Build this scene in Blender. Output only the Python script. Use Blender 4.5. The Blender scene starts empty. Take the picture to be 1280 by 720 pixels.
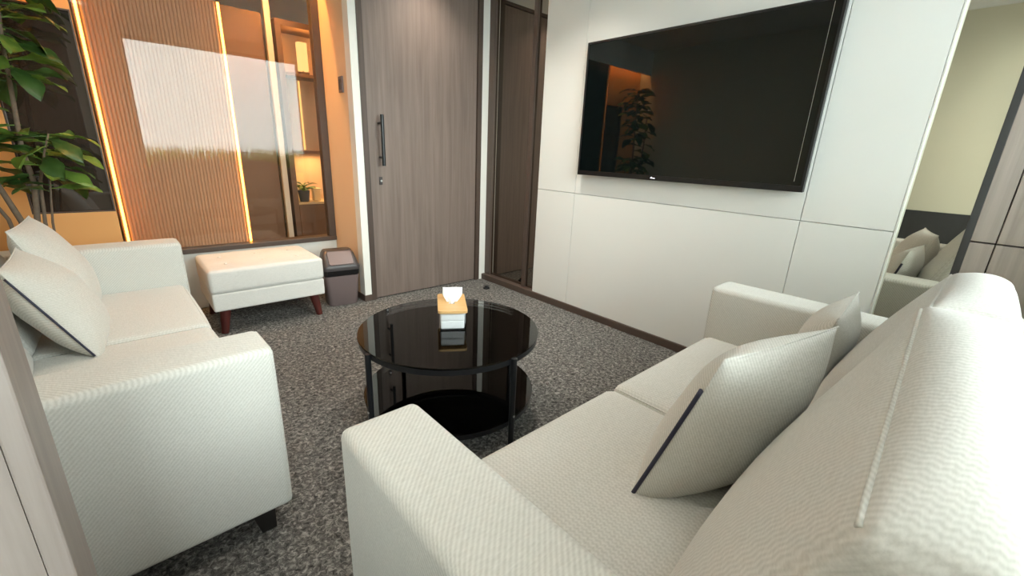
import bpy, bmesh, math, random
from mathutils import Vector, Matrix
random.seed(7)
S = bpy.context.scene
C = S.collection
R = math.radians

# ------------------------------------------------------------------ camera
cam_d = bpy.data.cameras.new('camera'); cam = bpy.data.objects.new('camera', cam_d); C.objects.link(cam)
cam_d.sensor_width = 36; cam_d.lens = 36 * 537.86 / 1280; cam_d.clip_start = 0.02; cam_d.clip_end = 2000
_r = Vector((0.743, -0.668, 0.041)).normalized()
_f = Vector((0.647, 0.701, -0.298)).normalized()
_u = _r.cross(_f).normalized(); _r = _f.cross(_u).normalized()
m = Matrix((_r, _u, -_f)).transposed().to_4x4(); m.translation = (0, 0, 1.2)
cam.matrix_world = m
S.camera = cam

# ------------------------------------------------------------------ world, exposure
S.view_settings.view_transform = 'Standard'; S.view_settings.look = 'None'
S.view_settings.exposure = 0.2; S.view_settings.gamma = 1.0; S.view_settings.use_curve_mapping = False
w = bpy.data.worlds.new('hazy_sky'); S.world = w; w.use_nodes = True
bg = w.node_tree.nodes['Background']
bg.inputs[0].default_value = (0.90, 1.0, 0.985, 1); bg.inputs[1].default_value = 12.0
# portal: only guides the sampling of the sky through the large window and the added narrow one
for px_, pw_ in ((1.425, 2.15), (-.42, .56)):
    pd = bpy.data.lights.new('window_portal', 'AREA'); pd.shape = 'RECTANGLE'; pd.size = pw_; pd.size_y = 2.0
    pd.cycles.is_portal = True
    po = bpy.data.objects.new('window_portal', pd); C.objects.link(po); po.location = (px_, -0.42, 1.45); po.rotation_euler = (R(90), 0, 0)

def lamp(name, kind, loc, rot, energy, color, size=.1, **k):
    d = bpy.data.lights.new(name, kind); d.energy = energy; d.color = color
    if kind == 'AREA': d.size = size; d.shape = k.get('shape', 'DISK')
    elif kind == 'SPOT': d.spot_size = R(k.get('cone', 110)); d.spot_blend = .6; d.shadow_soft_size = size
    else: d.shadow_soft_size = size
    if 'size_y' in k: d.shape = 'RECTANGLE'; d.size_y = k['size_y']
    o = bpy.data.objects.new(name, d); C.objects.link(o); o.location = loc; o.rotation_euler = rot
    return o
WARM = (1.0, 0.47, 0.13); SOFT = (1.0, 0.93, 0.82)

# ------------------------------------------------------------------ materials
def nodes(name):
    mt = bpy.data.materials.new(name); mt.use_nodes = True
    nt = mt.node_tree; return mt, nt, nt.nodes, nt.links, nt.nodes['Principled BSDF']
def mat(name, col, rough=.5, metal=0, spec=.5, emit=None, es=0, noise=0, nscale=30, bump=0, bscale=200, alpha=1):
    mt, nt, N, L, b = nodes(name)
    b.inputs['Base Color'].default_value = (*col, 1); b.inputs['Roughness'].default_value = rough
    b.inputs['Metallic'].default_value = metal; b.inputs['Specular IOR Level'].default_value = spec
    if emit: b.inputs['Emission Color'].default_value = (*emit, 1); b.inputs['Emission Strength'].default_value = es
    tc = N.new('ShaderNodeTexCoord')
    if noise:
        n = N.new('ShaderNodeTexNoise'); n.inputs['Scale'].default_value = nscale; n.inputs['Detail'].default_value = 4
        L.new(tc.outputs['Object'], n.inputs['Vector'])
        mx = N.new('ShaderNodeMix'); mx.data_type = 'RGBA'
        mx.inputs[6].default_value = (*[c * (1 - noise) for c in col], 1); mx.inputs[7].default_value = (*[min(1, c * (1 + noise)) for c in col], 1)
        L.new(n.outputs['Fac'], mx.inputs[0]); L.new(mx.outputs[2], b.inputs['Base Color'])
    if bump:
        n2 = N.new('ShaderNodeTexNoise'); n2.inputs['Scale'].default_value = bscale; L.new(tc.outputs['Object'], n2.inputs['Vector'])
        bp = N.new('ShaderNodeBump'); bp.inputs['Strength'].default_value = bump; bp.inputs['Distance'].default_value = .002
        L.new(n2.outputs['Fac'], bp.inputs['Height']); L.new(bp.outputs[0], b.inputs['Normal'])
    return mt
def ramp(N, stops):
    r = N.new('ShaderNodeValToRGB'); e = r.color_ramp.elements
    e[0].position, e[0].color = stops[0][0], (*stops[0][1], 1); e[1].position, e[1].color = stops[-1][0], (*stops[-1][1], 1)
    for p, c in stops[1:-1]:
        x = e.new(p); x.color = (*c, 1)
    return r
def wood(name, dark, light, rough=.5, axis=2, scale=1.0):
    mt, nt, N, L, b = nodes(name)
    tc = N.new('ShaderNodeTexCoord'); mp = N.new('ShaderNodeMapping'); L.new(tc.outputs['Object'], mp.inputs['Vector'])
    sc = [34 * scale] * 3; sc[axis] = 1.3 * scale; mp.inputs['Scale'].default_value = sc
    n = N.new('ShaderNodeTexNoise'); n.inputs['Scale'].default_value = 1; n.inputs['Detail'].default_value = 6; n.inputs['Roughness'].default_value = .62
    n.inputs['Distortion'].default_value = .5
    L.new(mp.outputs[0], n.inputs['Vector'])
    r = ramp(N, [(.32, dark), (.72, light)]); L.new(n.outputs['Fac'], r.inputs[0]); L.new(r.outputs[0], b.inputs['Base Color'])
    b.inputs['Roughness'].default_value = rough
    bp = N.new('ShaderNodeBump'); bp.inputs['Strength'].default_value = .12; bp.inputs['Distance'].default_value = .001
    L.new(n.outputs['Fac'], bp.inputs['Height']); L.new(bp.outputs[0], b.inputs['Normal'])
    return mt
def fabric(name, a, c, period=.0105, amt=.42, chevron=False):
    mt, nt, N, L, b = nodes(name)
    tc = N.new('ShaderNodeTexCoord')
    wv = N.new('ShaderNodeTexWave'); wv.bands_direction = 'DIAGONAL'; wv.inputs['Scale'].default_value = 2 * math.pi / (10 * period)
    wv.inputs['Distortion'].default_value = .6; wv.inputs['Detail'].default_value = 1; wv.inputs['Detail Scale'].default_value = 2
    ms = N.new('ShaderNodeMapping'); ms.inputs['Scale'].default_value = (1, -1, 1); L.new(tc.outputs['Object'], ms.inputs['Vector']); L.new(ms.outputs[0], wv.inputs['Vector'])
    n = N.new('ShaderNodeTexNoise'); n.inputs['Scale'].default_value = 260; n.inputs['Detail'].default_value = 2
    mp = N.new('ShaderNodeMapping'); mp.inputs['Scale'].default_value = (.25, 1, 1); L.new(tc.outputs['Object'], mp.inputs['Vector']); L.new(mp.outputs[0], n.inputs['Vector'])
    ad = N.new('ShaderNodeMath'); ad.operation = 'MULTIPLY_ADD'; ad.inputs[1].default_value = amt
    if chevron:
        sx = N.new('ShaderNodeSeparateXYZ'); L.new(tc.outputs['Object'], sx.inputs[0])
        def mth(op, a_, b_):
            q = N.new('ShaderNodeMath'); q.operation = op
            for i_, v_ in enumerate((a_, b_)):
                if isinstance(v_, (int, float)): q.inputs[i_].default_value = v_
                else: L.new(v_, q.inputs[i_])
            return q.outputs[0]
        pp_ = mth('PINGPONG', mth('ADD', sx.outputs[1], sx.outputs[2]), .0065)
        ph_ = mth('MULTIPLY', mth('ADD', sx.outputs[0], mth('MULTIPLY', pp_, .7)), 2 * math.pi / period)
        sn_ = mth('MULTIPLY', mth('ADD', mth('SINE', ph_, 0), 1), .5); L.new(sn_, ad.inputs[0])
    else: L.new(wv.outputs['Fac'], ad.inputs[0])
    mu = N.new('ShaderNodeMath'); mu.operation = 'MULTIPLY'; mu.inputs[1].default_value = .58; L.new(n.outputs['Fac'], mu.inputs[0]); L.new(mu.outputs[0], ad.inputs[2])
    r = ramp(N, [(.2, a), (.72, c)]); L.new(ad.outputs[0], r.inputs[0]); L.new(r.outputs[0], b.inputs['Base Color'])
    b.inputs['Roughness'].default_value = .85; b.inputs['Specular IOR Level'].default_value = .25
    b.inputs['Sheen Weight'].default_value = .25; b.inputs['Sheen Roughness'].default_value = .5
    bp = N.new('ShaderNodeBump'); bp.inputs['Strength'].default_value = .35; bp.inputs['Distance'].default_value = .0012
    L.new(ad.outputs[0], bp.inputs['Height'])
    n3 = N.new('ShaderNodeTexNoise'); n3.inputs['Scale'].default_value = 9; n3.inputs['Detail'].default_value = 3; L.new(tc.outputs['Object'], n3.inputs['Vector'])
    b2 = N.new('ShaderNodeBump'); b2.inputs['Strength'].default_value = .25; b2.inputs['Distance'].default_value = .012
    L.new(n3.outputs['Fac'], b2.inputs['Height']); L.new(bp.outputs[0], b2.inputs['Normal']); L.new(b2.outputs[0], b.inputs['Normal'])
    return mt
def carpet():
    mt, nt, N, L, b = nodes('carpet')
    tc = N.new('ShaderNodeTexCoord')
    n = N.new('ShaderNodeTexNoise'); n.inputs['Scale'].default_value = 62; n.inputs['Detail'].default_value = 5; n.inputs['Roughness'].default_value = .75; n.inputs['Distortion'].default_value = .8
    L.new(tc.outputs['Object'], n.inputs['Vector'])
    r = ramp(N, [(.34, (.028, .027, .026)), (.5, (.125, .12, .112)), (.66, (.38, .36, .335))]); L.new(n.outputs['Fac'], r.inputs[0]); L.new(r.outputs[0], b.inputs['Base Color'])
    b.inputs['Roughness'].default_value = .95; b.inputs['Specular IOR Level'].default_value = .1
    bp = N.new('ShaderNodeBump'); bp.inputs['Strength'].default_value = .8; bp.inputs['Distance'].default_value = .006
    L.new(n.outputs['Fac'], bp.inputs['Height']); L.new(bp.outputs[0], b.inputs['Normal'])
    return mt
def glass(name, tint, ior=1.5, rough=0.0, gcol=(1, 1, 1)):
    mt = bpy.data.materials.new(name); mt.use_nodes = True; nt = mt.node_tree; N, L = nt.nodes, nt.links
    N.clear(); out = N.new('ShaderNodeOutputMaterial'); mx = N.new('ShaderNodeMixShader')
    t = N.new('ShaderNodeBsdfTransparent'); t.inputs[0].default_value = (*tint, 1)
    g = N.new('ShaderNodeBsdfGlossy'); g.inputs['Roughness'].default_value = rough; g.inputs[0].default_value = (*gcol, 1)
    f = N.new('ShaderNodeFresnel'); f.inputs[0].default_value = ior
    L.new(f.outputs[0], mx.inputs[0]); L.new(t.outputs[0], mx.inputs[1]); L.new(g.outputs[0], mx.inputs[2]); L.new(mx.outputs[0], out.inputs[0])
    return mt
def emis(name, col, s):
    mt = bpy.data.materials.new(name); mt.use_nodes = True; N = mt.node_tree.nodes; N.clear()
    o = N.new('ShaderNodeOutputMaterial'); e = N.new('ShaderNodeEmission'); e.inputs[0].default_value = (*col, 1); e.inputs[1].default_value = s
    mt.node_tree.links.new(e.outputs[0], o.inputs[0]); return mt
M = dict(
    carpet=carpet(),
    fabric=fabric('sofa_fabric', (.545, .535, .49), (.73, .72, .675), .0118, .28),
    cushion=fabric('cushion_fabric', (.545, .535, .49), (.73, .72, .675), .0115, .26, True),
    pillow=fabric('pillow_fabric', (.53, .515, .465), (.72, .705, .655), .010, .3),
    ottoman=fabric('ottoman_fabric', (.58, .56, .52), (.74, .72, .68), .004),
    white=mat('white_paint', (.80, .78, .72), .55, noise=.02, nscale=3),
    panel=mat('white_wall_panel', (.80, .80, .765), .38, noise=.015, nscale=2),
    ceil=mat('ceiling_paint', (.82, .80, .76), .8, noise=.02),
    beige=mat('beige_paint', (.74, .69, .53), .7, noise=.02, nscale=4),
    orange=mat('orange_paint', (.88, .44, .15), .6, noise=.03, nscale=4),
    tan=mat('tan_paint', (.76, .53, .33), .6, noise=.03, nscale=4),
    char=mat('charcoal_laminate', (.05, .05, .05), .5, noise=.1),
    door=wood('door_veneer', (.15, .112, .093), (.22, .168, .142), .45),
    wood2=wood('grey_brown_veneer', (.36, .305, .265), (.50, .435, .385), .45),
    colwood=wood('column_veneer', (.27, .22, .195), (.37, .31, .275), .45),
    darkwood=wood('dark_brown_veneer', (.05, .033, .026), (.10, .068, .052), .45),
    frame=mat('brown_metal_frame', (.085, .058, .045), .4, noise=.1),
    brown=mat('brown_panel', (.20, .125, .085), .5, noise=.06, nscale=6),
    flute=mat('fluted_brown_panel', (.68, .41, .28), .35, noise=.05),
    mirror=mat('tinted_mirror', (.74, .72, .64), .012, 1),
    mirror2=mat('brown_tinted_mirror', (.30, .26, .22), .015, 1),
    pane=glass('partition_glass', (.92, .89, .84), 1.36),
    wpane=glass('window_glass', (.97, .98, .98), 1.45),
    smoke=glass('smoked_glass', (.52, .55, .57), 1.45),
    blackglass=mat('black_glass', (.035, .027, .022), .02, spec=1.0),
    black=mat('black_metal', (.008, .009, .011), .35, noise=.1),
    screen=mat('tv_screen', (.003, .005, .005), .025, spec=.5),
    bezel=mat('tv_bezel', (.008, .008, .009), .3),
    silver=mat('brushed_silver', (.6, .6, .6), .3, 1),
    leg=mat('sofa_leg_black', (.012, .010, .009), .4),
    redleg=wood('mahogany_leg', (.05, .009, .007), (.10, .018, .013), .35),
    zipper=mat('navy_zipper', (.02, .02, .045), .5),
    binp=mat('mauve_plastic', (.165, .122, .118), .38),
    bind=mat('charcoal_plastic', (.05, .042, .042), .38),
    liner=mat('black_bin_liner', (.006, .006, .007), .2, bump=.8, bscale=60),
    acrylic=glass('acrylic', (.975, .98, .985), 1.25),
    bamboo=wood('bamboo', (.50, .29, .10), (.66, .41, .17), .45, 0),
    tissue=mat('tissue_paper', (.90, .90, .89), .8, bump=.2, bscale=80),
    led=emis('amber_led', (1.0, .42, .06), 13),
    bulb=emis('lamp_diffuser', (1.0, .9, .75), 6),
    wbulb=emis('warm_lamp_diffuser', (1.0, .55, .18), 6),
    lampshade=emis('lamp_shade_glow', (1.0, .55, .2), 1.6),
    pot=mat('grey_pot', (.11, .10, .095), .6, noise=.2),
    soil=mat('potting_soil', (.03, .02, .013), .95, noise=.4, nscale=60),
    bark=mat('stem_bark', (.19, .14, .10), .85, noise=.35, nscale=40, bump=.6, bscale=60),
    leafa=mat('deep_green_leaf', (.045, .105, .022), .38, noise=.3, nscale=14),
    leafb=mat('fresh_green_leaf', (.13, .23, .035), .38, noise=.3, nscale=14),
    hedge=mat('hedge_leaf', (.52, .58, .14), .6, noise=.4),
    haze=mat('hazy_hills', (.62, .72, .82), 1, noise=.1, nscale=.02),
    ground=mat('city_ground', (.30, .32, .33), 1, noise=.2, nscale=.05),
    card=mat('cream_card', (.75, .6, .35), .7, noise=.05),
    glint=emis('glint_white', (.9, .9, 1), 2.5),
)

# ------------------------------------------------------------------ mesh helpers
def link(name, bm, mt, parent=None, smooth=False, auto=None):
    me = bpy.data.meshes.new(name)
    bmesh.ops.recalc_face_normals(bm, faces=bm.faces[:])
    if smooth:
        for f in bm.faces: f.smooth = True
        if auto:
            for e in bm.edges:
                if len(e.link_faces) == 2 and e.calc_face_angle(0) > R(auto): e.smooth = False
    bm.to_mesh(me); bm.free(); me.materials.append(M[mt] if isinstance(mt, str) else mt)
    o = bpy.data.objects.new(name, me); C.objects.link(o); o.parent = parent
    return o
def box(bm, x0, x1, y0, y1, z0, z1, bev=0):
    v = [bm.verts.new((x, y, z)) for x in (x0, x1) for y in (y0, y1) for z in (z0, z1)]
    fs = [bm.faces.new([v[i] for i in q]) for q in ((0, 1, 3, 2), (4, 6, 7, 5), (0, 4, 5, 1), (2, 3, 7, 6), (0, 2, 6, 4), (1, 5, 7, 3))]
    if bev:
        es = {e for f in fs for e in f.edges}
        bmesh.ops.bevel(bm, geom=list(es), offset=bev, segments=2, affect='EDGES', profile=.5)
    return bm
def B(name, mt, parent, *a, bev=0, **k):
    return link(name, box(bmesh.new(), *a, bev=bev), mt, parent, **k)
def tube(bm, pts, r, n=8, closed=False, caps=True):
    pts = [Vector(p) for p in pts]; k = len(pts); rs = r if isinstance(r, (list, tuple)) else [r] * k
    rings = []; ref = None
    for i, p in enumerate(pts):
        if closed: t = pts[(i + 1) % k] - pts[i - 1]
        else: t = pts[min(i + 1, k - 1)] - pts[max(i - 1, 0)]
        t = t.normalized() if t.length > 1e-9 else Vector((0, 0, 1))
        if ref is None: ref = t.orthogonal().normalized()
        ref = ref - t * ref.dot(t)
        ref = ref.normalized() if ref.length > 1e-6 else t.orthogonal().normalized()
        bn = t.cross(ref)
        rings.append([bm.verts.new(p + (ref * math.cos(2 * math.pi * j / n) + bn * math.sin(2 * math.pi * j / n)) * rs[i]) for j in range(n)])
    for i in range(k if closed else k - 1):
        a, b = rings[i], rings[(i + 1) % k]
        for j in range(n): bm.faces.new((a[j], a[(j + 1) % n], b[(j + 1) % n], b[j]))
    if caps and not closed: bm.faces.new(rings[0]); bm.faces.new(rings[-1][::-1])
    return bm
def lathe(bm, prof, n=48, cx=0, cy=0, cap=True):
    rings = []
    for r, z in prof:
        rings.append([bm.verts.new((cx + r * math.cos(2 * math.pi * j / n), cy + r * math.sin(2 * math.pi * j / n), z)) for j in range(n)])
    for a, b in zip(rings, rings[1:]):
        for j in range(n): bm.faces.new((a[j], a[(j + 1) % n], b[(j + 1) % n], b[j]))
    if cap: bm.faces.new(rings[0][::-1]); bm.faces.new(rings[-1])
    return bm
def rrect(hx, hy, r, n=5):
    out = []
    for cx, cy, a0 in ((hx - r, hy - r, 0), (-hx + r, hy - r, 90), (-hx + r, -hy + r, 180), (hx - r, -hy + r, 270)):
        for i in range(n + 1):
            a = R(a0 + 90 * i / n); out.append((cx + r * math.cos(a), cy + r * math.sin(a)))
    return out
def loft(bm, secs, cap=True):
    rings = [[bm.verts.new((x + ox, y + oy, z)) for x, y in rrect(hx, hy, r)] for z, hx, hy, r, ox, oy in secs]
    n = len(rings[0])
    for a, b in zip(rings, rings[1:]):
        for j in range(n): bm.faces.new((a[j], a[(j + 1) % n], b[(j + 1) % n], b[j]))
    if cap: bm.faces.new(rings[0][::-1]); bm.faces.new(rings[-1])
    return bm
class Soft:
    """upholstered box: rounded edges, puffed faces, optional final mapping"""
    def __init__(s, a, b, c, r=.03, puff=(0, 0, 0), post=None, center=(0, 0, 0), topz=False):
        s.h = (a, b, c); s.r = r; s.puff = puff; s.post = post; s.c = Vector(center); s.topz = topz
    def f(s, u, v, w_):
        q = (u, v, w_); p = [q[i] * s.h[i] for i in range(3)]; inn = [max(-s.h[i] + s.r, min(s.h[i] - s.r, p[i])) for i in range(3)]
        d = Vector([p[i] - inn[i] for i in range(3)])
        if d.length > 1e-9: d = d.normalized() * s.r
        o = Vector(inn) + d
        g = lambda t: max(0, 1 - abs(t) ** 2.4)
        o.x += s.puff[0] * u * g(v) * g(w_); o.y += s.puff[1] * v * g(u) * g(w_)
        if not (s.topz and w_ < 0): o.z += s.puff[2] * w_ * g(u) * g(v)
        if s.post: o = s.post(o, u, v, w_)
        return o + s.c
    def ticks(s, i, n):
        h = s.h[i]; e = s.r / h
        t = [-1 + e * (1 - math.tan(R(a))) for a in (45, 30, 15)] if s.r else [-1]
        lo = -1 + e
        t += [lo + (2 * -lo) * k / n for k in range(n + 1)]
        t += [-x for x in t[:3]][::-1]
        return t
    def mesh(s, n=10):
        bm = bmesh.new(); T = [s.ticks(i, n) for i in range(3)]; cache = {}
        def V(u, v, w_):
            k = (round(u, 5), round(v, 5), round(w_, 5))
            if k not in cache: cache[k] = bm.verts.new(s.f(u, v, w_))
            return cache[k]
        for ax in range(3):
            A, Bt = T[(ax + 1) % 3], T[(ax + 2) % 3]
            for sg in (-1, 1):
                for i in range(len(A) - 1):
                    for j in range(len(Bt) - 1):
                        q = []
                        for (x, y) in ((A[i], Bt[j]), (A[i + 1], Bt[j]), (A[i + 1], Bt[j + 1]), (A[i], Bt[j + 1])):
                            p = [0, 0, 0]; p[ax] = sg; p[(ax + 1) % 3] = x; p[(ax + 2) % 3] = y; q.append(V(*p))
                        if len(set(q)) == 4: bm.faces.new(q)
        return bm
    def loop(s, ax, sg, n=24):
        """path round the edges of one face"""
        P = []
        for k in range(4):
            for i in range(n):
                t = -1 + 2 * i / n; x, y = ((t, -1), (1, t), (-t, 1), (-1, -t))[k]
                p = [0, 0, 0]; p[ax] = sg; p[(ax + 1) % 3] = x; p[(ax + 2) % 3] = y; P.append(s.f(*p))
        return P

def tag(o, label, cat, group=None, kind=None):
    o['label'] = label; o['category'] = cat
    if group: o['group'] = group
    if kind: o['kind'] = kind
    return o
def empty(name, loc=(0, 0, 0), rz=0):
    o = bpy.data.objects.new(name, None); C.objects.link(o); o.location = loc; o.rotation_euler = (0, 0, rz); o.empty_display_size = .1
    return o
def copy_tree(o, parent=None):
    c = o.copy(); C.objects.link(c); c.parent = parent
    for ch in list(o.children): copy_tree(ch, c)
    return c

# ------------------------------------------------------------------ the room
XL, XW, XM, YB, YD, YG, ZC = -.75, 2.574, 2.62, -.32, 3.235, 3.78, 2.6
YE = 5.3
tag(B('floor', 'carpet', None, XL - .1, 3.0, YB - .12, YE, -.06, 0), 'dark grey speckled loop-pile carpet floor', 'floor', kind='structure')
tag(B('ceiling', 'ceil', None, XL - .1, 3.0, YB - .12, YE, ZC, ZC + .08), 'plain white ceiling over the lounge', 'ceiling', kind='structure')

# left wall with charcoal wainscot, and the wood-clad column at its end
wl = B('wall_left', 'beige', None, XL - .1, XL, YB - .1, YE, 0, ZC)
tag(wl, 'beige painted wall behind the left sofa', 'wall', kind='structure')
B('wainscot', 'char', wl, XL, XL + .025, YB, .67, 0, .82)
colm = empty('trim_1', (XL, .73, 0)); tag(colm, 'grey-brown wood-clad column end at the bottom left corner', 'column', kind='structure')
B('column_core', 'colwood', colm, .002, .606, -.056, .052, 0, ZC)
B('edge_strip', 'colwood', colm, .606, .63, -.056, .052, 0, ZC, bev=.003)

# rear wall with the big window (behind the camera)
wb = empty('wall_back', (0, YB, 0)); tag(wb, 'white wall around the large daylight window', 'wall', kind='structure')
wx0, wx1, wz0, wz1 = .36, 2.5, .48, 2.44
vx0, vx1 = -.70, -.145  # unseen second opening, added to brighten the left sofa arm
for a in ((XL, vx0, -.1, 0, 0, ZC), (vx1, wx0, -.1, 0, 0, ZC), (wx1, 3.0, -.1, 0, 0, ZC), (wx0, wx1, -.1, 0, 0, wz0), (wx0, wx1, -.1, 0, wz1, ZC), (vx0, vx1, -.1, 0, 0, wz0), (vx0, vx1, -.1, 0, wz1, ZC)):
    B('wall_section', 'white', wb, *a)
def make_window(nm, x0, x1, lab):
    win = empty(nm, (0, YB, 0)); tag(win, lab, 'window', kind='structure')
    bm = bmesh.new()
    for a in ((x0, x0 + .04), (x1 - .04, x1)): box(bm, a[0], a[1], -.08, -.02, wz0, wz1)
    for a in ((wz0, wz0 + .04), (wz1 - .04, wz1)): box(bm, x0 + .04, x1 - .04, -.08, -.02, a[0], a[1])
    link('window_frame', bm, 'frame', win)
    B('pane', 'wpane', win, x0 + .04, x1 - .04, -.052, -.048, wz0 + .04, wz1 - .04)
    B('window_sill', 'white', win, x0, x1, -.02, .03, wz0 - .03, wz0, bev=.004)
make_window('window_1', wx0, wx1, 'large daylight window behind the right sofa')
make_window('added_window', vx0, vx1, 'narrow unseen window added behind the wood-clad column for more daylight')

# right wall: backing, white panels, tinted mirrors, wood panel
wr = B('wall_right', 'darkwood', None, XM + .012, XM + .15, YB - .1, YD + .3, 0, ZC)
tag(wr, 'feature wall of white panels between tinted mirrors', 'wall', kind='structure')
yL, yR, g = 2.53, .272, .003
zs = .933
ys = [yL, 2.139, .644, yR]
for i in range(3):
    for z0, z1 in ((.055, zs - g / 2), (zs + g / 2, ZC)):
        B('panel', 'panel', wr, XW, XM + .01, ys[i + 1] + g / 2, ys[i] - g / 2, z0, z1, bev=.0015)
B('panel_edge_trim', 'white', wr, XW - .001, XM + .008, yR - .006, yR, .055, ZC)
for y0, y1 in ((.055, yR - .006), (yL, 2.66), (2.70, YD - .075)):
    B('mirror', 'mirror' if y1 < 1 else 'mirror2', wr, XM + .002, XM + .012, y0, y1, .055, ZC)
B('mullion', 'frame', wr, XM - .02, XM + .012, 2.66, 2.70, .055, ZC, bev=.003)
B('mullion', 'frame', wr, XM - .02, XM + .012, YD - .075, YD - .001, .055, ZC, bev=.003)
B('mullion', 'char', wr, XM - .045, XM + .012, .03, .055, 0.055, ZC, bev=.002)
for z0, z1 in ((.055, zs - g), (zs + g, ZC)):
    B('wood_panel', 'wood2', wr, XM - .045, XM + .012, -.04, .03, z0, z1, bev=.002)
    B('wood_panel', 'wood2', wr, XM - .045, XM + .012, YB, -.044, z0, z1, bev=.002)
tag(B('baseboard_right', 'frame', None, XW - .012, XM + .0115, YB, YD - .001, 0, .054, bev=.003), 'low brown baseboard under the white wall panels', 'baseboard', kind='structure')

# door wall
wf = empty('wall_front', (0, YD, 0)); tag(wf, 'white wall strips and tan return beside the brown door', 'wall', kind='structure')
XR, dx0, dx1, dz = 1.37, 1.472, 2.479, 2.42
B('wall_section', 'white', wf, XR, 1.425, 0, .09, 0.05, ZC)
B('wall_section', 'white', wf, 2.53, XM + .012, 0, .3, 0, ZC)
B('wall_section', 'white', wf, 1.425, 2.53, 0, .3, dz + .03, ZC)
B('wall_section', 'tan', wf, XR, 1.425, .09, YG - YD + .06, 0.05, ZC)
B('wall_section', 'tan', wf, 1.425, 2.7, .3, .36, 0, ZC)
tag(B('baseboard_front', 'frame', None, XR - .008, 1.425, YD - .008, YG - .001, 0, .05), 'short brown baseboard at the foot of the tan wall', 'baseboard', kind='structure')
door = empty('door_1', (dx0, YD, 0)); tag(door, 'tall grey-brown wood veneer door with a black bar handle', 'door', kind='structure')
W_ = dx1 - dx0
bm = bmesh.new()
box(bm, -.046, -.004, -.004, .08, 0, dz + .03); box(bm, W_ + .004, W_ + .05, -.004, .08, 0, dz + .03); box(bm, -.004, W_ + .004, -.004, .08, dz + .004, dz + .03)
link('door_frame', bm, 'darkwood', door)
B('door_leaf', 'door', door, 0, W_, .01, .05, .008, dz, bev=.002)
B('door_back_stop', 'frame', door, -.004, W_ + .004, .052, .08, 0, dz)
h = link('handle', tube(bmesh.new(), [(.085, -.055, 1.07), (.085, -.055, 1.435)], .0135, 14), 'black', door, smooth=True, auto=40)
for z in (1.13, 1.375):
    link('handle_post', tube(bmesh.new(), [(.085, .012, z), (.085, -.05, z)], .009, 10), 'black', h, smooth=True, auto=40)
k = B('lock_plate', 'bind', door, .07, .096, .002, .012, .925, .985, bev=.003)
link('keyhole', tube(bmesh.new(), [(.083, .004, .955), (.083, -.004, .955)], .008, 12), 'silver', k)

# glass partition wall
pw = empty('wall_front', (0, YG, 0)); tag(pw, 'orange wall and white dado around the glass partition', 'wall', kind='structure')
gx0, gz0, gz1 = -.014, .455, 2.36
B('wall_section', 'white', pw, gx0, XR, 0, .10, 0, .42)
B('wall_section', 'orange', pw, gx0, XR, 0, .10, gz1 + .04, ZC)
bx0, bx1, bz0, bz1 = -.385, -.016, .74, 1.875
for a in ((XL, bx0, 0, ZC), (bx0, gx0, 0, bz0), (bx0, gx0, bz1, ZC), (bx1, gx0, bz0, bz1)):
    B('wall_section', 'orange', pw, a[0], a[1], 0, .10, a[2], a[3])
w3 = empty('window_3', (0, YG, 0)); tag(w3, 'narrow black glass window in the orange wall behind the plant', 'window', kind='structure')
B('pane', 'blackglass', w3, bx0 + .008, bx1 - .008, .02, .03, bz0 + .008, bz1 - .008)
bm = bmesh.new()
for a in ((bx0, bx0 + .008, bz0, bz1), (bx1 - .008, bx1, bz0, bz1), (bx0 + .008, bx1 - .008, bz0, bz0 + .008), (bx0 + .008, bx1 - .008, bz1 - .008, bz1)):
    box(bm, a[0], a[1], .0, .04, a[2], a[3])
link('window_frame', bm, 'frame', w3)
w2 = empty('window_2', (0, YG, 0)); tag(w2, 'brown-framed glass partition with a mirrored view of the sky', 'window', kind='structure')
B('window_sill', 'frame', w2, gx0, XR - .001, -.025, .1, .42, gz0, bev=.003)
B('frame_post', 'frame', w2, XR - .055, XR - .001, -.015, .06, gz0, gz1)
B('frame_rail', 'frame', w2, gx0, XR - .001, -.015, .06, gz1, gz1 + .04)
B('pane', 'pane', w2, gx0, XR - .055, .008, .014, gz0, gz1)

# fluted screen with LED edges, just behind the glass
fs = empty('fluted_screen', (0, YG + .075, gz0)); tag(fs, 'brown fluted screen behind the glass, amber light strips down both edges', 'screen')
fx0, fx1, fz = .03, .715, 1.64
bm = bmesh.new(); nfl = 34; pitch = (fx1 - fx0) / nfl
prof = []
for i in range(nfl):
    for j in range(6):
        a = math.pi * j / 6; prof.append((fx0 + pitch * (i + .5 - .5 * math.cos(a)), -.007 * math.sin(a)))
prof.append((fx1, 0)); 
top = [bm.verts.new((x, y, fz)) for x, y in prof]; bot = [bm.verts.new((x, y, .0)) for x, y in prof]
for i in range(len(prof) - 1): bm.faces.new((bot[i], bot[i + 1], top[i + 1], top[i]))
b0, b1, t0, t1 = [bm.verts.new(p) for p in ((fx0, .02, 0), (fx1, .02, 0), (fx0, .02, fz), (fx1, .02, fz))]
bm.faces.new((b1, b0, t0, t1)); bm.faces.new([*top, t1, t0]); bm.faces.new([b0, b1, *bot[::-1]])
bm.faces.new((b0, bot[0], top[0], t0)); bm.faces.new((bot[-1], b1, t1, top[-1]))
link('fluted_panel', bm, 'flute', fs)
for x in (fx0 - .017, fx1 + .017):
    c = B('light_channel', 'brown', fs, x - .016, x + .016, -.004, .02, 0, fz)
    B('light_strip', 'led', c, x - .007, x + .007, -.010, -.004, .003, fz - .003)

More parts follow.
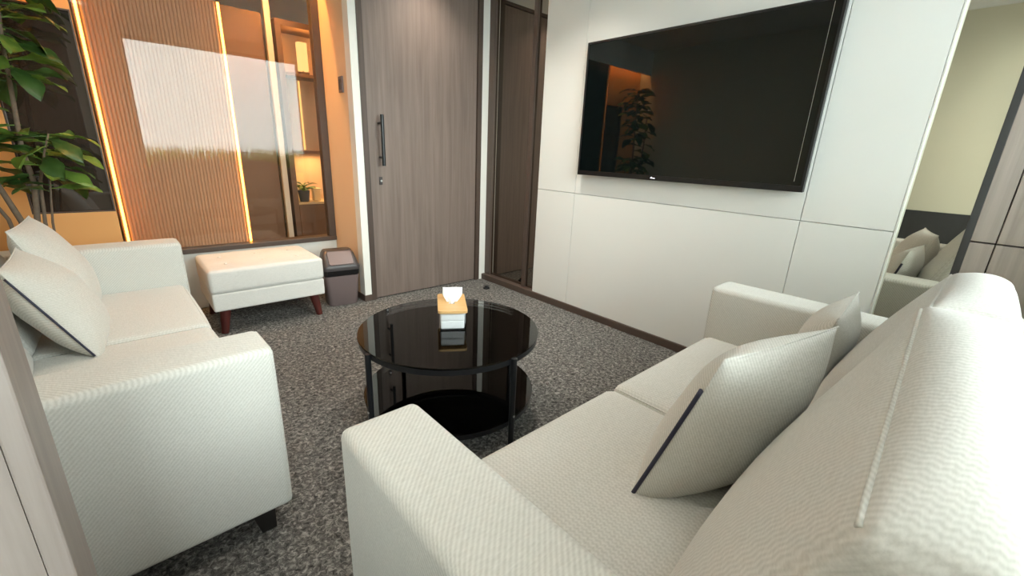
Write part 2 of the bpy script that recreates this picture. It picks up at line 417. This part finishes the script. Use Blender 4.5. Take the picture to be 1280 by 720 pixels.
# ------------------------------------------------------------------ room beyond the glass
tag(B('wall_back', 'white', None, XL, 3.0, YE - .08, YE, 0, ZC), 'plain pale wall at the back of the room beyond the glass', 'wall', kind='structure')
tag(B('wall_right', 'brown', None, 2.9, 3.0, YD + .37, YE - .08, 0, ZC), 'brown side wall of the room beyond the glass', 'wall', kind='structure')
cab = empty('tall_cabinet', (.1, 4.42, 0)); tag(cab, 'tall brown cabinet beyond the glass, right of the fluted screen', 'cabinet')
B('body', 'brown', cab, 0, 1.04, .02, .5, .08, 2.22)
B('plinth', 'char', cab, .02, 1.02, .05, .48, 0, .08)
for i in range(2):
    d = B('cabinet_door', 'brown', cab, .004 + i * .52, .516 + i * .52, 0, .018, .085, 2.215, bev=.002)
    B('handle', 'frame', d, .48 + i * .06, .495 + i * .06, -.02, 0, 1.0, 1.3)
post = empty('light_post', (1.175, 4.4, 0)); tag(post, 'cream upright post beyond the glass between cabinet and shelf', 'post')
B('post_body', 'white', post, -.022, .022, -.02, .025, 0, ZC)
B('foot_plate', 'frame', post, -.03, .03, -.028, .033, 0, .012)
sh = empty('open_shelf', (1.23, 4.4, 0)); tag(sh, 'brown open shelf unit with warm light beyond the glass', 'shelf')
B('side_panel', 'brown', sh, 0, .045, 0, .32, 0, 2.2); B('side_panel', 'brown', sh, .80, .845, 0, .32, 0, 2.2)
B('back_panel', 'tan', sh, .045, .80, .30, .32, 0, 2.2); B('top', 'brown', sh, .045, .80, 0, .3, 2.155, 2.2)
for z in (1.12, 1.78): B('shelf_board', 'brown', sh, .045, .80, .05, .3, z, z + .025)
B('shelf_board', 'card', sh, .045, .80, .0, .3, .655, .675)
for i in range(2): 
    d = B('cabinet_door', 'brown', sh, .047 + i * .378, .42 + i * .378, .0, .018, .03, .65, bev=.002)
    B('knob', 'frame', d, .385 + i * .05, .4 + i * .05, -.015, 0, .36, .39)
B('light_strip', 'lampshade', sh, .232, .244, .285, .298, 1.15, 1.77)
lm = empty('table_lamp', (1.46, 4.5, 1.805)); tag(lm, 'small glowing box lamp on the upper shelf beyond the glass', 'lamp')
link('lamp_base', box(bmesh.new(), -.04, .04, -.04, .04, 0, .02, .004), 'frame', lm)
link('lamp_shade', loft(bmesh.new(), [(.03, .038, .038, .01, 0, 0), (.26, .038, .038, .01, 0, 0)]), 'lampshade', lm)
link('stem', tube(bmesh.new(), [(0, 0, .018), (0, 0, .032)], .006), 'frame', lm)
lamp('table_lamp_light', 'POINT', (1.46, 4.42, 2.0), (0, 0, 0), 6, WARM, .05)
# potted plant, cards and a box on the low shelf
pp = empty('potted_plant', (1.345, 4.455, .676)); tag(pp, 'small green plant in a dark pot on the low shelf beyond the glass', 'plant')
link('pot', lathe(bmesh.new(), [(.028, 0), (.038, .075), (.034, .075), (.033, .065)], 20), 'pot', pp, smooth=True, auto=40)

def leaf_mesh(L=.15, Wd=.085, fold=.25, curl=.35, wav=.006, n=9):
    bm = bmesh.new(); rows = []
    for i in range(n + 1):
        t = i / n; hw = Wd * .5 * (math.sin(math.pi * t ** 1.25)) ** .75 * (0.55 + .55 * t) if 0 < t < 1 else .001
        y = L * t; z = -curl * L * t * t
        row = []
        for j, s in enumerate((-1, -.55, 0, .55, 1)):
            row.append(bm.verts.new((hw * s, y, z + abs(s) * hw * fold + wav * math.sin(9 * t + j * 2.1) * abs(s))))
        rows.append(row)
    for a, b in zip(rows, rows[1:]):
        for j in range(4): bm.faces.new((a[j], a[j + 1], b[j + 1], b[j]))
    # petiole
    tube(bm, [(0, -.035, .0), (0, .0, 0), (0, L * .5, -curl * L * .25 - .002)], [.003, .0028, .0012], 5)
    return bm
def place_leaf(src, parent, pos, d, roll=0, sc=1, name='leaf'):
    o = bpy.data.objects.new(name, src.data); C.objects.link(o); o.parent = parent
    d = Vector(d).normalized(); up = Vector((0, 0, 1)); x = d.cross(up)
    x = x.normalized() if x.length > .05 else Vector((1, 0, 0)); z = x.cross(d)
    q = Matrix((x, d, z)).transposed().to_4x4() @ Matrix.Rotation(roll, 4, 'Y'); q.translation = pos
    o.matrix_local = q @ Matrix.Scale(sc, 4)
    return o
small = link('leaf', leaf_mesh(.07, .035, .2, .5, .002, 6), 'leafb', pp, smooth=True); small.location = (0, 0, .07)
for i in range(16):
    a = i * 2.4; e = .25 + .9 * random.random()
    place_leaf(small, pp, (.012 * math.cos(a), .012 * math.sin(a), .07 + .05 * random.random()), (math.cos(a), math.sin(a), e), random.uniform(-.4, .4), random.uniform(.8, 1.35))
tag(B('greeting_card', 'card', None, 1.30, 1.42, 4.66, 4.665, .676, .93), 'cream card standing behind the small shelf plant', 'card')
tag(B('shelf_box', 'card', None, 1.44, 1.51, 4.48, 4.54, .676, .79, bev=.008), 'small cream box on the low shelf beside the plant', 'box')
B('box_lid', 'card', bpy.data.objects['shelf_box'], 1.437, 1.513, 4.477, 4.543, .765, .797, bev=.006)

pp.scale = (1.4, 1.4, 1.4)
lamp('shelf_fill', 'AREA', (1.5, 4.5, 1.1), (0, 0, 0), 2.5, (1, .62, .28), .3)  # fill light without a fixture, added to brighten the small plant

# ------------------------------------------------------------------ lamps
def downlight(x, y, label, warm, energy):
    t = empty('downlight', (x, y, ZC)); tag(t, label, 'light', 'ceiling downlights')
    link('can', lathe(bmesh.new(), [(.0, -.001), (.075, -.001), (.075, -.10), (.070, -.10), (.070, -.012), (.0, -.012)], 28, cap=False), 'white', t, smooth=True, auto=40)  # deep can shape added to keep lamps out of glass reflections
    link('diffuser', lathe(bmesh.new(), [(.062, -.016), (.062, -.0125)], 28), 'wbulb' if warm else 'bulb', t)
    l = lamp('downlight_lamp', 'AREA', (0, 0, -.02), (0, 0, 0), energy, WARM if warm else SOFT, .11); l.parent = t
for x, y, n, e in ((.85, 2.02, 'over the front of the left sofa', 9), (1.9, 2.02, 'between the coffee table and television', 26), (.75, 2.95, 'before the tufted ottoman', 6), (1.95, 2.95, 'in front of the brown door', 14),
                   (.05, .75, 'added as fill above the gap between the two sofas', 9)):  # this last one is an unseen fill lamp, added for the left sofa arm
    downlight(x, y, 'round soft-white ceiling downlight ' + n, False, e)
cv = empty('added_valance', (0, 3.62, 2.3)); tag(cv, 'unseen white valance added to hide the warm cove light', 'valance', kind='structure')
B('valance_board', 'ceil', cv, XL, XR, 0, .018, 0, .3)  # unseen board, added to block the cove lamp from the TV screen
cl = empty('cove_light', (.31, 3.71, 2.56)); tag(cl, 'amber cove light strip hidden above the glass partition', 'light')
B('channel', 'silver', cl, -1.04, 1.04, -.03, .03, 0, .039)
B('light_strip', 'wbulb', cl, -1.03, 1.03, -.02, .02, -.004, 0)
l = lamp('cove_lamp', 'AREA', (0, 0, -.006), (0, 0, 0), 26, WARM, 2.04, size_y=.04); l.parent = cl
downlight(.5, 4.15, 'round warm ceiling downlight behind the fluted screen', True, 18)
downlight(1.15, 4.15, 'round warm ceiling downlight before the open shelf', True, 18)

# ------------------------------------------------------------------ television
tv = empty('television', (XW, 1.365, 1.075)); tag(tv, 'large black flat television mounted on the white wall panels', 'television')
tw, th = 1.43, .85
B('wall_mount', 'bezel', tv, -.022, 0, -.3, .3, .2, .65)
B('body', 'bezel', tv, -.05, -.022, -tw / 2, tw / 2, 0, th, bev=.004)
bm = bmesh.new(); bw = .012
for a in ((-tw / 2, -tw / 2 + bw, 0, th), (tw / 2 - bw, tw / 2, 0, th), (-tw / 2 + bw, tw / 2 - bw, 0, .03), (-tw / 2 + bw, tw / 2 - bw, th - bw, th)):
    box(bm, -.058, -.05, a[0], a[1], a[2], a[3])
link('bezel', bm, 'bezel', tv)
sc = B('screen', 'screen', tv, -.054, -.05, -tw / 2 + bw, tw / 2 - bw, .03, th - bw)
B('screen_edge_line', 'silver', sc, -.0546, -.054, -tw / 2 + .045, -tw / 2 + .047, .05, th - .02)
bm = bmesh.new()
v = [bm.verts.new((-.0592, y, z)) for y, z in ((.125, .012), (.107, .012), (.116, .021))] + [bm.verts.new((-.058, y, z)) for y, z in ((.125, .012), (.107, .012), (.116, .021))]
bm.faces.new(v[:3]); bm.faces.new(v[3:][::-1])
for i in range(3): bm.faces.new((v[i], v[(i + 1) % 3], v[3 + (i + 1) % 3], v[3 + i]))
box(bm, -.0592, -.058, .092, .107, .012, .0145)
link('bezel_mark', bm, 'glint', tv)  # small bezel mark, its bright glint put in as a glow

# ------------------------------------------------------------------ sofas
def make_sofa():
    s = empty('sofa')
    link('base', Soft(.80, .44, .085, .02, center=(0, -.49, .185)).mesh(6), 'fabric', s, smooth=True)
    link('back_frame', Soft(.80, .06, .34, .03, center=(0, -.93, .44)).mesh(6), 'fabric', s, smooth=True)
    for sg in (-1, 1):
        a = Soft(.0925, .475, .276, .022, (.004, .004, .004), center=(sg * .8825, -.475, .362))
        ao = link('arm', a.mesh(8), 'fabric', s, smooth=True)
        link('seam', tube(bmesh.new(), [p + Vector((0, .0005, 0)) for p in a.loop(1, 1)], .0022, 6, True), 'fabric', ao, smooth=True)
        c = Soft(.394, .29, .075, .035, (.006, .012, .018), center=(sg * .396, -.31, .325), topz=True)
        co = link('seat_cushion', c.mesh(10), 'cushion', s, smooth=True)
        link('piping', tube(bmesh.new(), c.loop(2, 1), .003, 6, True), 'fabric', co, smooth=True)
        def post(o, u, v, w_):
            sN = (o.z / .25 + 1) / 2; wx = sg * .397 + o.x
            fr = -.565 + (-.79 + .565) * sN + (.042 * (u + 1) / 2 * sN if sg < 0 else .03 * sN); re = -.868 - .032 * sN
            return Vector((o.x, (fr + re) / 2 + o.y * (fr - re) / .24, o.z + .045 * (1 - abs(wx) / .79) * sN + .004 * math.sin(9 * o.x + sg)))
        bc = Soft(.392, .12, .25, .03, (.02, .055, .03), post, center=(sg * .397, 0, .638), topz=True)
        bo = link('back_cushion', bc.mesh(14), 'cushion', s, smooth=True)
        for f in (1, -1):
            link('piping', tube(bmesh.new(), [bc.f(-.985 + 1.97 * i / 40, f, 1) for i in range(41)], .0042, 6), 'fabric', bo, smooth=True)
        for y in (-.085, -.88):
            bm = bmesh.new()
            loft(bm, [(0, .020, .022, .004, sg * .925, y + (.01 if y > -.5 else 0)), (.09, .032, .034, .004, sg * .915, y)])
            link('leg', bm, 'leg', s)
    return s
right = make_sofa(); right.location = (1.235, .80, 0)
tag(right, 'off-white two-seat fabric sofa with its back to the window', 'sofa', 'matching two-seat sofas')
left = copy_tree(right); left.location = (.245, 2.26, 0); left.rotation_euler = (0, 0, R(-90 + 1.1))
tag(left, 'off-white two-seat fabric sofa in front of the potted tree', 'sofa', 'matching two-seat sofas')

# ------------------------------------------------------------------ pillows
def make_pillow(a=.225, T=.085, seed=0, shear=0, zr=.0055, zt=.64):
    rnd = random.Random(seed); ph = [rnd.uniform(0, 6) for _ in range(6)]
    def P(u, v, sd):
        g = lambda t: max(0, 1 - abs(t) ** 2.3) ** .62
        x = a * u * (1 - .015 * (1 - v * v) * abs(u)); z = a * v * (1 - .03 * (1 - u * u) * abs(v))
        th_ = T * g(u) * g(v) * (1 + .04 * math.sin(5 * u + ph[0]) + .04 * math.sin(6 * v + ph[1]))
        return Vector((x + shear * z, sd * th_, z))
    n = 26; bm = bmesh.new(); tk = [math.sin(math.pi / 2 * (-1 + 2 * i / n)) for i in range(n + 1)]; cache = {}
    def V(i, j, sd):
        k = (i, j, 0 if i in (0, n) or j in (0, n) else sd)
        if k not in cache: cache[k] = bm.verts.new(P(tk[i], tk[j], sd))
        return cache[k]
    for sd in (-1, 1):
        for i in range(n):
            for j in range(n): bm.faces.new((V(i, j, sd), V(i + 1, j, sd), V(i + 1, j + 1, sd), V(i, j + 1, sd)))
    p = empty('throw_pillow')
    body = link('pillow_cover', bm, 'pillow', p, smooth=True)
    L = []
    for k in range(4):
        for i in range(24):
            t = -1 + 2 * i / 24; u, v = ((t, -1), (1, t), (-t, 1), (-1, -t))[k]; L.append(P(u, v, 0))
    link('seam', tube(bmesh.new(), L, .0026, 6, True), 'pillow', body, smooth=True)
    zp = [P(-1, v, 0) + Vector((-.0035, .004, 0)) for v in [-.86 + (zt + .86) * i / 20 for i in range(21)]]
    z = link('zipper', tube(bmesh.new(), zp, zr, 8), 'zipper', p, smooth=True)
    bm = bmesh.new(); q = zp[0]; box(bm, q.x - .004, q.x + .003, q.y - .004, q.y + .004, q.z - .02, q.z + .002, .001)
    link('zipper_pull', bm, 'silver', z)
    return p
def pose(o, center, u, v):
    u = Vector(u).normalized(); v = Vector(v); v = (v - u * v.dot(u)).normalized(); n = v.cross(u)
    mm = Matrix((u, n, v)).transposed().to_4x4(); mm.translation = center
    o.matrix_world = mm
G = 'throw pillows on the sofas'
p1 = make_pillow(.23, .11, 3, .22); pose(p1, (1.075, .312, .583), (.428, -.10, 0), (.0, -.25, .95))
tag(p1, 'off-white pillow on the right sofa nearest the camera, dark zipper facing out', 'pillow', G)
p2 = make_pillow(.21, .085, 5); pose(p2, (1.76, .295, .562), (-.99, -.06, 0), (0, -.25, .95))
tag(p2, 'off-white pillow half hidden on the right sofa beside the far arm', 'pillow', G)
p3 = make_pillow(.21, .10, 8, zr=.0036, zt=.86); pose(p3, (-.235, 2.315, .578), (.0, 1, 0), (-.44, 0, .90))
tag(p3, 'off-white pillow with a navy zipper on the left sofa, nearer the camera', 'pillow', G)
p4 = make_pillow(.235, .095, 9, zr=.0036); pose(p4, (-.25, 2.80, .605), (.05, 1, 0), (-.36, 0, .93))
tag(p4, 'off-white pillow on the left sofa beside its far arm', 'pillow', G)

# ------------------------------------------------------------------ ottoman
ot = empty('ottoman', (.68, 3.385, 0)); tag(ot, 'cream tufted ottoman on mahogany legs under the glass partition', 'ottoman')
tufts = [(-.22, -.10), (0, -.10), (.22, -.10), (-.22, .12), (0, .12), (.22, .12)]
def opost(o, u, v, w_):
    if w_ > .5:
        for x, y in tufts:
            d2 = (o.x - x) ** 2 + (o.y - y) ** 2; o.z -= .010 * math.exp(-d2 / .0025)
    return o
link('base', Soft(.342, .262, .059, .012, center=(0, 0, .219)).mesh(6), 'ottoman', ot, smooth=True)
cu = Soft(.345, .265, .076, .022, (.006, .004, .012), opost, center=(0, 0, .355), topz=True)
co = link('cushion', cu.mesh(30), 'ottoman', ot, smooth=True)
link('piping', tube(bmesh.new(), cu.loop(2, -1), .0025, 6, True), 'ottoman', co, smooth=True)
for x, y in tufts:
    bm = bmesh.new(); lathe(bm, [(.010, 0), (.011, .003), (.007, .007), (.002, .008)], 14, x, y); b_ = link('tuft_button', bm, 'ottoman', co, smooth=True); b_.location.z = .428
for sx in (-1, 1):
    for sy in (-1, 1):
        link('leg', tube(bmesh.new(), [(sx * .30, sy * .225, 0), (sx * .275, sy * .205, .165)], [.021, .034], 14), 'redleg', ot, smooth=True, auto=40)

# ------------------------------------------------------------------ waste bin
bn = empty('waste_bin', (1.212, 3.335, 0), R(-8)); bn.scale = (1.1, 1.06, 1.04); tag(bn, 'mauve-brown swing-lid waste bin beside the ottoman', 'bin')
link('body', loft(bmesh.new(), [(0, .095, .08, .03, 0, 0), (.008, .10, .085, .03, 0, 0), (.275, .118, .102, .03, 0, 0)]), 'binp', bn, smooth=True, auto=40)
link('bin_liner', loft(bmesh.new(), [(.235, .1175, .1015, .03, 0, 0), (.245, .121, .105, .03, 0, 0), (.283, .122, .106, .03, 0, 0), (.288, .118, .10, .03, 0, 0)]), 'liner', bn, smooth=True, auto=40)
lid = link('lid', loft(bmesh.new(), [(.276, .122, .106, .03, 0, 0), (.30, .124, .108, .03, 0, 0), (.318, .118, .102, .03, 0, 0), (.385, .104, .062, .02, 0, .03), (.408, .092, .046, .016, 0, .036), (.412, .08, .036, .012, 0, .036)]), 'bind', bn, smooth=True, auto=35)
fl = link('flap', loft(bmesh.new(), [(-.004, .082, .058, .014, 0, 0), (.004, .080, .056, .014, 0, 0)]), 'binp', lid)
fl.location = (0, -.062, .362); fl.rotation_euler = (R(47), 0, 0)

# ------------------------------------------------------------------ coffee table
ct = empty('coffee_table', (1.05, 1.55, 0)); tag(ct, 'round black coffee table with smoked glass top and lower shelf', 'table')
r0 = .41
def disc(r, z, t): return lathe(bmesh.new(), [(r - .002, z), (r, z + .002), (r, z + t - .002), (r - .002, z + t)], 72)
def ring(r, wd, z, t): return lathe(bmesh.new(), [(r - wd, z), (r, z), (r, z + t), (r - wd, z + t), (r - wd, z)], 72, cap=False)
link('glass_top', disc(r0, .412, .008), 'smoke', ct, smooth=True, auto=30)
link('top_ring', ring(r0 - .004, .03, .388, .023), 'black', ct, smooth=True, auto=30)
link('glass_shelf', disc(r0 - .012, .112, .008), 'smoke', ct, smooth=True, auto=30)
link('shelf_ring', ring(r0 - .016, .03, .088, .023), 'black', ct, smooth=True, auto=30)
for i in range(4):
    a = R(-176 + 90 * i); dx, dy = math.cos(a), math.sin(a)
    lg = link('leg', tube(bmesh.new(), [(dx * (r0 + .004), dy * (r0 + .004), 0), (dx * (r0 + .004), dy * (r0 + .004), .415)], .0125, 12), 'black', ct, smooth=True, auto=40)
    link('screw_cap', tube(bmesh.new(), [(dx * (r0 + .012), dy * (r0 + .012), .15), (dx * (r0 + .019), dy * (r0 + .019), .15)], .005, 10), 'silver', lg)

# ------------------------------------------------------------------ tissue box
TBX, TBY, TBR = 1.095, 1.602, R(-32)
tb = empty('tissue_box', (TBX, TBY, .4205), TBR); tag(tb, 'clear tissue box with a bamboo lid on the coffee table', 'tissue box')
hw, hd = .06, .12; bm = bmesh.new()
for a in ((-hw, hw, -hd, -hd + .003), (-hw, hw, hd - .003, hd), (-hw, -hw + .003, -hd + .003, hd - .003), (hw - .003, hw, -hd + .003, hd - .003)): box(bm, *a, 0, .086)
box(bm, -hw + .003, hw - .003, -hd + .003, hd - .003, 0, .003)
link('clear_body', bm, 'acrylic', tb)
bm = bmesh.new(); out = rrect(.066, .126, .016, 5); k = len(out)
inn = [(.018 * math.cos(math.atan2(y / .126, x / .066)), .034 * math.sin(math.atan2(y / .126, x / .066))) for x, y in out]
ro = [[bm.verts.new((x, y, z)) for x, y in out] for z in (.086, .098)]; ri = [[bm.verts.new((x, y, z)) for x, y in inn] for z in (.086, .098)]
for i in range(k):
    j = (i + 1) % k
    bm.faces.new((ro[0][i], ro[0][j], ro[1][j], ro[1][i])); bm.faces.new((ri[0][j], ri[0][i], ri[1][i], ri[1][j]))
    bm.faces.new((ro[1][i], ro[1][j], ri[1][j], ri[1][i])); bm.faces.new((ro[0][j], ro[0][i], ri[0][i], ri[0][j]))
link('bamboo_lid', bm, 'bamboo', tb)
def tissue_pack(z0, z1, lab):
    e = link('tissue_pack', Soft(.053, .105, (z1 - z0) / 2, .006, (.002, .002, .0)).mesh(6), 'tissue', None, smooth=True)
    e.location = (TBX, TBY, .4205 + (z0 + z1) / 2); e.rotation_euler = (0, 0, TBR)
    tag(e, lab, 'tissues', 'tissue packs in the box')
tissue_pack(.0035, .042, 'lower pack of white folded tissues inside the clear box')
tissue_pack(.0425, .080, 'upper pack of white folded tissues inside the clear box')
bm = bmesh.new(); rows = []
for i in range(9):
    t = i / 8; z = .085 * t; hwid = .012 + .034 * min(1, t * 1.7)
    rows.append([bm.verts.new((hwid * (-1 + 2 * j / 10) + .004 * t, .006 * math.sin(j * .9 + t * 2) * (1 - .7 * t) + .015 * t, z)) for j in range(11)])
for a, b in zip(rows, rows[1:]):
    for j in range(10): bm.faces.new((a[j], a[j + 1], b[j + 1], b[j]))
ts = link('tissue_sheet', bm, 'tissue', None, smooth=True); sol = ts.modifiers.new('thickness', 'SOLIDIFY'); sol.thickness = .0012
ts.location = (TBX, TBY, .4205 + .081); ts.rotation_euler = (0, 0, TBR)
tag(ts, 'white tissue sheet sticking up out of the bamboo lid', 'tissue')

# ------------------------------------------------------------------ small fittings
sw = empty('wall_switch', (XR, 3.42, 1.63)); tag(sw, 'small brown switch plate on the tan wall by the door', 'switch')
B('plate', 'binp', sw, -.012, 0, -.036, .036, -.055, .055, bev=.003)
B('rocker', 'frame', sw, -.017, -.012, -.018, .018, -.035, .035, bev=.002)
ds = empty('door_stop', (2.40, 2.95, 0)); tag(ds, 'tiny black door stop on the carpet before the mirror corner', 'door stop')
link('base', lathe(bmesh.new(), [(.03, 0), (.03, .008), (.024, .012)], 20), 'black', ds, smooth=True, auto=40)
link('rubber_cap', lathe(bmesh.new(), [(.016, .012), (.017, .026), (.012, .03)], 16), 'black', ds, smooth=True, auto=40)

# ------------------------------------------------------------------ potted tree
tr = empty('potted_tree', (-.36, 3.5, 0)); tag(tr, 'leafy green potted tree in the corner by the orange wall', 'plant')
link('pot', lathe(bmesh.new(), [(.10, 0), (.112, .01), (.145, .36), (.15, .37), (.15, .39), (.138, .39), (.13, .34)], 36, cap=False), 'pot', tr, smooth=True, auto=40)
link('soil', lathe(bmesh.new(), [(.134, .33), (.10, .345), (.02, .352)], 24), 'soil', tr)
O = Vector((-.36, 3.5, 0))
stems = [
    [(-.36, 3.5, .34), (-.345, 3.49, .73), (-.315, 3.48, .94), (-.325, 3.48, 1.12), (-.305, 3.48, 1.38), (-.29, 3.48, 1.6), (-.26, 3.47, 1.86), (-.24, 3.46, 2.05)],
    [(-.39, 3.49, .34), (-.40, 3.48, .74), (-.44, 3.47, .92), (-.49, 3.46, 1.12), (-.52, 3.46, 1.4), (-.5, 3.45, 1.75)],
    [(-.42, 3.52, .34), (-.45, 3.52, .75), (-.52, 3.51, .95), (-.58, 3.5, 1.3)],
    [(-.33, 3.51, .34), (-.315, 3.48, .73), (-.29, 3.47, .95), (-.245, 3.46, 1.1), (-.21, 3.45, 1.2)],
    [(-.31, 3.5, .34), (-.285, 3.46, .73), (-.265, 3.44, .86), (-.245, 3.43, .98)]]
srad = [(.015, .006), (.016, .006), (.011, .005), (.010, .004), (.007, .003)]
for st, (ra, rb) in zip(stems, srad):
    link('stem', tube(bmesh.new(), [Vector(p) - O for p in st], [ra + (rb - ra) * i / (len(st) - 1) for i in range(len(st))], 9), 'bark', tr, smooth=True)
src = []
for i in range(4):
    o = link('leaf', leaf_mesh(.15 + .02 * (i % 2), .085 + .012 * (i // 2), .22, .25 + .15 * (i % 3), .008), 'leafa' if i % 2 == 0 else 'leafb', tr, smooth=True)
    src.append(o)
spots = []
rr = random.Random(11)
def along(st, t):
    t *= len(st) - 1; i = min(int(t), len(st) - 2); return Vector(st[i]).lerp(Vector(st[i + 1]), t - i)
for si, t0, t1, n in ((0, .58, 1.0, 60), (1, .5, 1.0, 16), (2, .55, 1.0, 8), (3, .55, 1.0, 18), (4, .75, 1.0, 5), (0, .42, .5, 5)):
    for k in range(n):
        t = t0 + (t1 - t0) * (k + .5) / n; p = along(stems[si], t); a = k * 2.4 + si
        e = rr.uniform(-.25, .45)
        spots.append((p, (math.cos(a), math.sin(a) * .8, e)))
for i, (p, d) in enumerate(spots):
    q = p - O + Vector(d).normalized() * .03
    if i < 4:
        o = src[i]; tmp = place_leaf(o, tr, q, d, rr.uniform(-.5, .5), rr.uniform(.95, 1.3)); o.matrix_local = tmp.matrix_local.copy(); bpy.data.objects.remove(tmp)
    else: place_leaf(src[i % 4], tr, q, d, rr.uniform(-.5, .5), rr.uniform(.95, 1.3))

# ------------------------------------------------------------------ outside the window
tag(B('ground', 'ground', None, -900, 900, -900, -20, -60.5, -60), 'hazy city ground far below the window', 'ground', kind='structure')
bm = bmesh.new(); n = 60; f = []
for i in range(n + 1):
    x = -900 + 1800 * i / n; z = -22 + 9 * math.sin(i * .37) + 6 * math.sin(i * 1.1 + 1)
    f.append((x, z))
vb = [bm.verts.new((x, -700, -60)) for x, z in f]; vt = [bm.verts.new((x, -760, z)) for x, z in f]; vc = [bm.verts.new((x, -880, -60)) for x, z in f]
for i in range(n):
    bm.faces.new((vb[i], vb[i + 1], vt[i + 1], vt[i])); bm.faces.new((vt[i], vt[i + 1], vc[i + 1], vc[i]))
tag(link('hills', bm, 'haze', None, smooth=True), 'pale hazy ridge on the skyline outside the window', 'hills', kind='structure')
pl = empty('window_planter', (1.43, -.85, .52)); tag(pl, 'long planter of green grass outside the window, mirrored in the glass', 'planter')
link('planter_box', box(bmesh.new(), -1.2, 1.2, -.13, .13, 0, .28, .01), 'pot', pl)
B('support_slab', 'ground', pl, -1.4, 1.4, -.4, .3, -.6, 0)
bm = bmesh.new(); rg = random.Random(5)
for i in range(1500):
    x = rg.uniform(-1.18, 1.18); y = rg.uniform(-.11, .11); hgt = rg.uniform(.16, .36); a = rg.uniform(0, 6.28); ln = rg.uniform(.02, .12); wd = rg.uniform(.003, .007)
    dx, dy = math.cos(a), math.sin(a); px, py = -dy * wd, dx * wd
    P0 = Vector((x, y, .27)); P1 = P0 + Vector((dx * ln * .4, dy * ln * .4, hgt * .65)); P2 = P0 + Vector((dx * ln, dy * ln, hgt))
    v = [bm.verts.new(q) for q in (P0 - Vector((px, py, 0)), P0 + Vector((px, py, 0)), P1 + Vector((px, py, 0)), P1 - Vector((px, py, 0)), P2)]
    bm.faces.new(v[:4]); bm.faces.new((v[3], v[2], v[4]))
go = link('grass', bm, 'hedge', pl); go['kind'] = 'stuff'
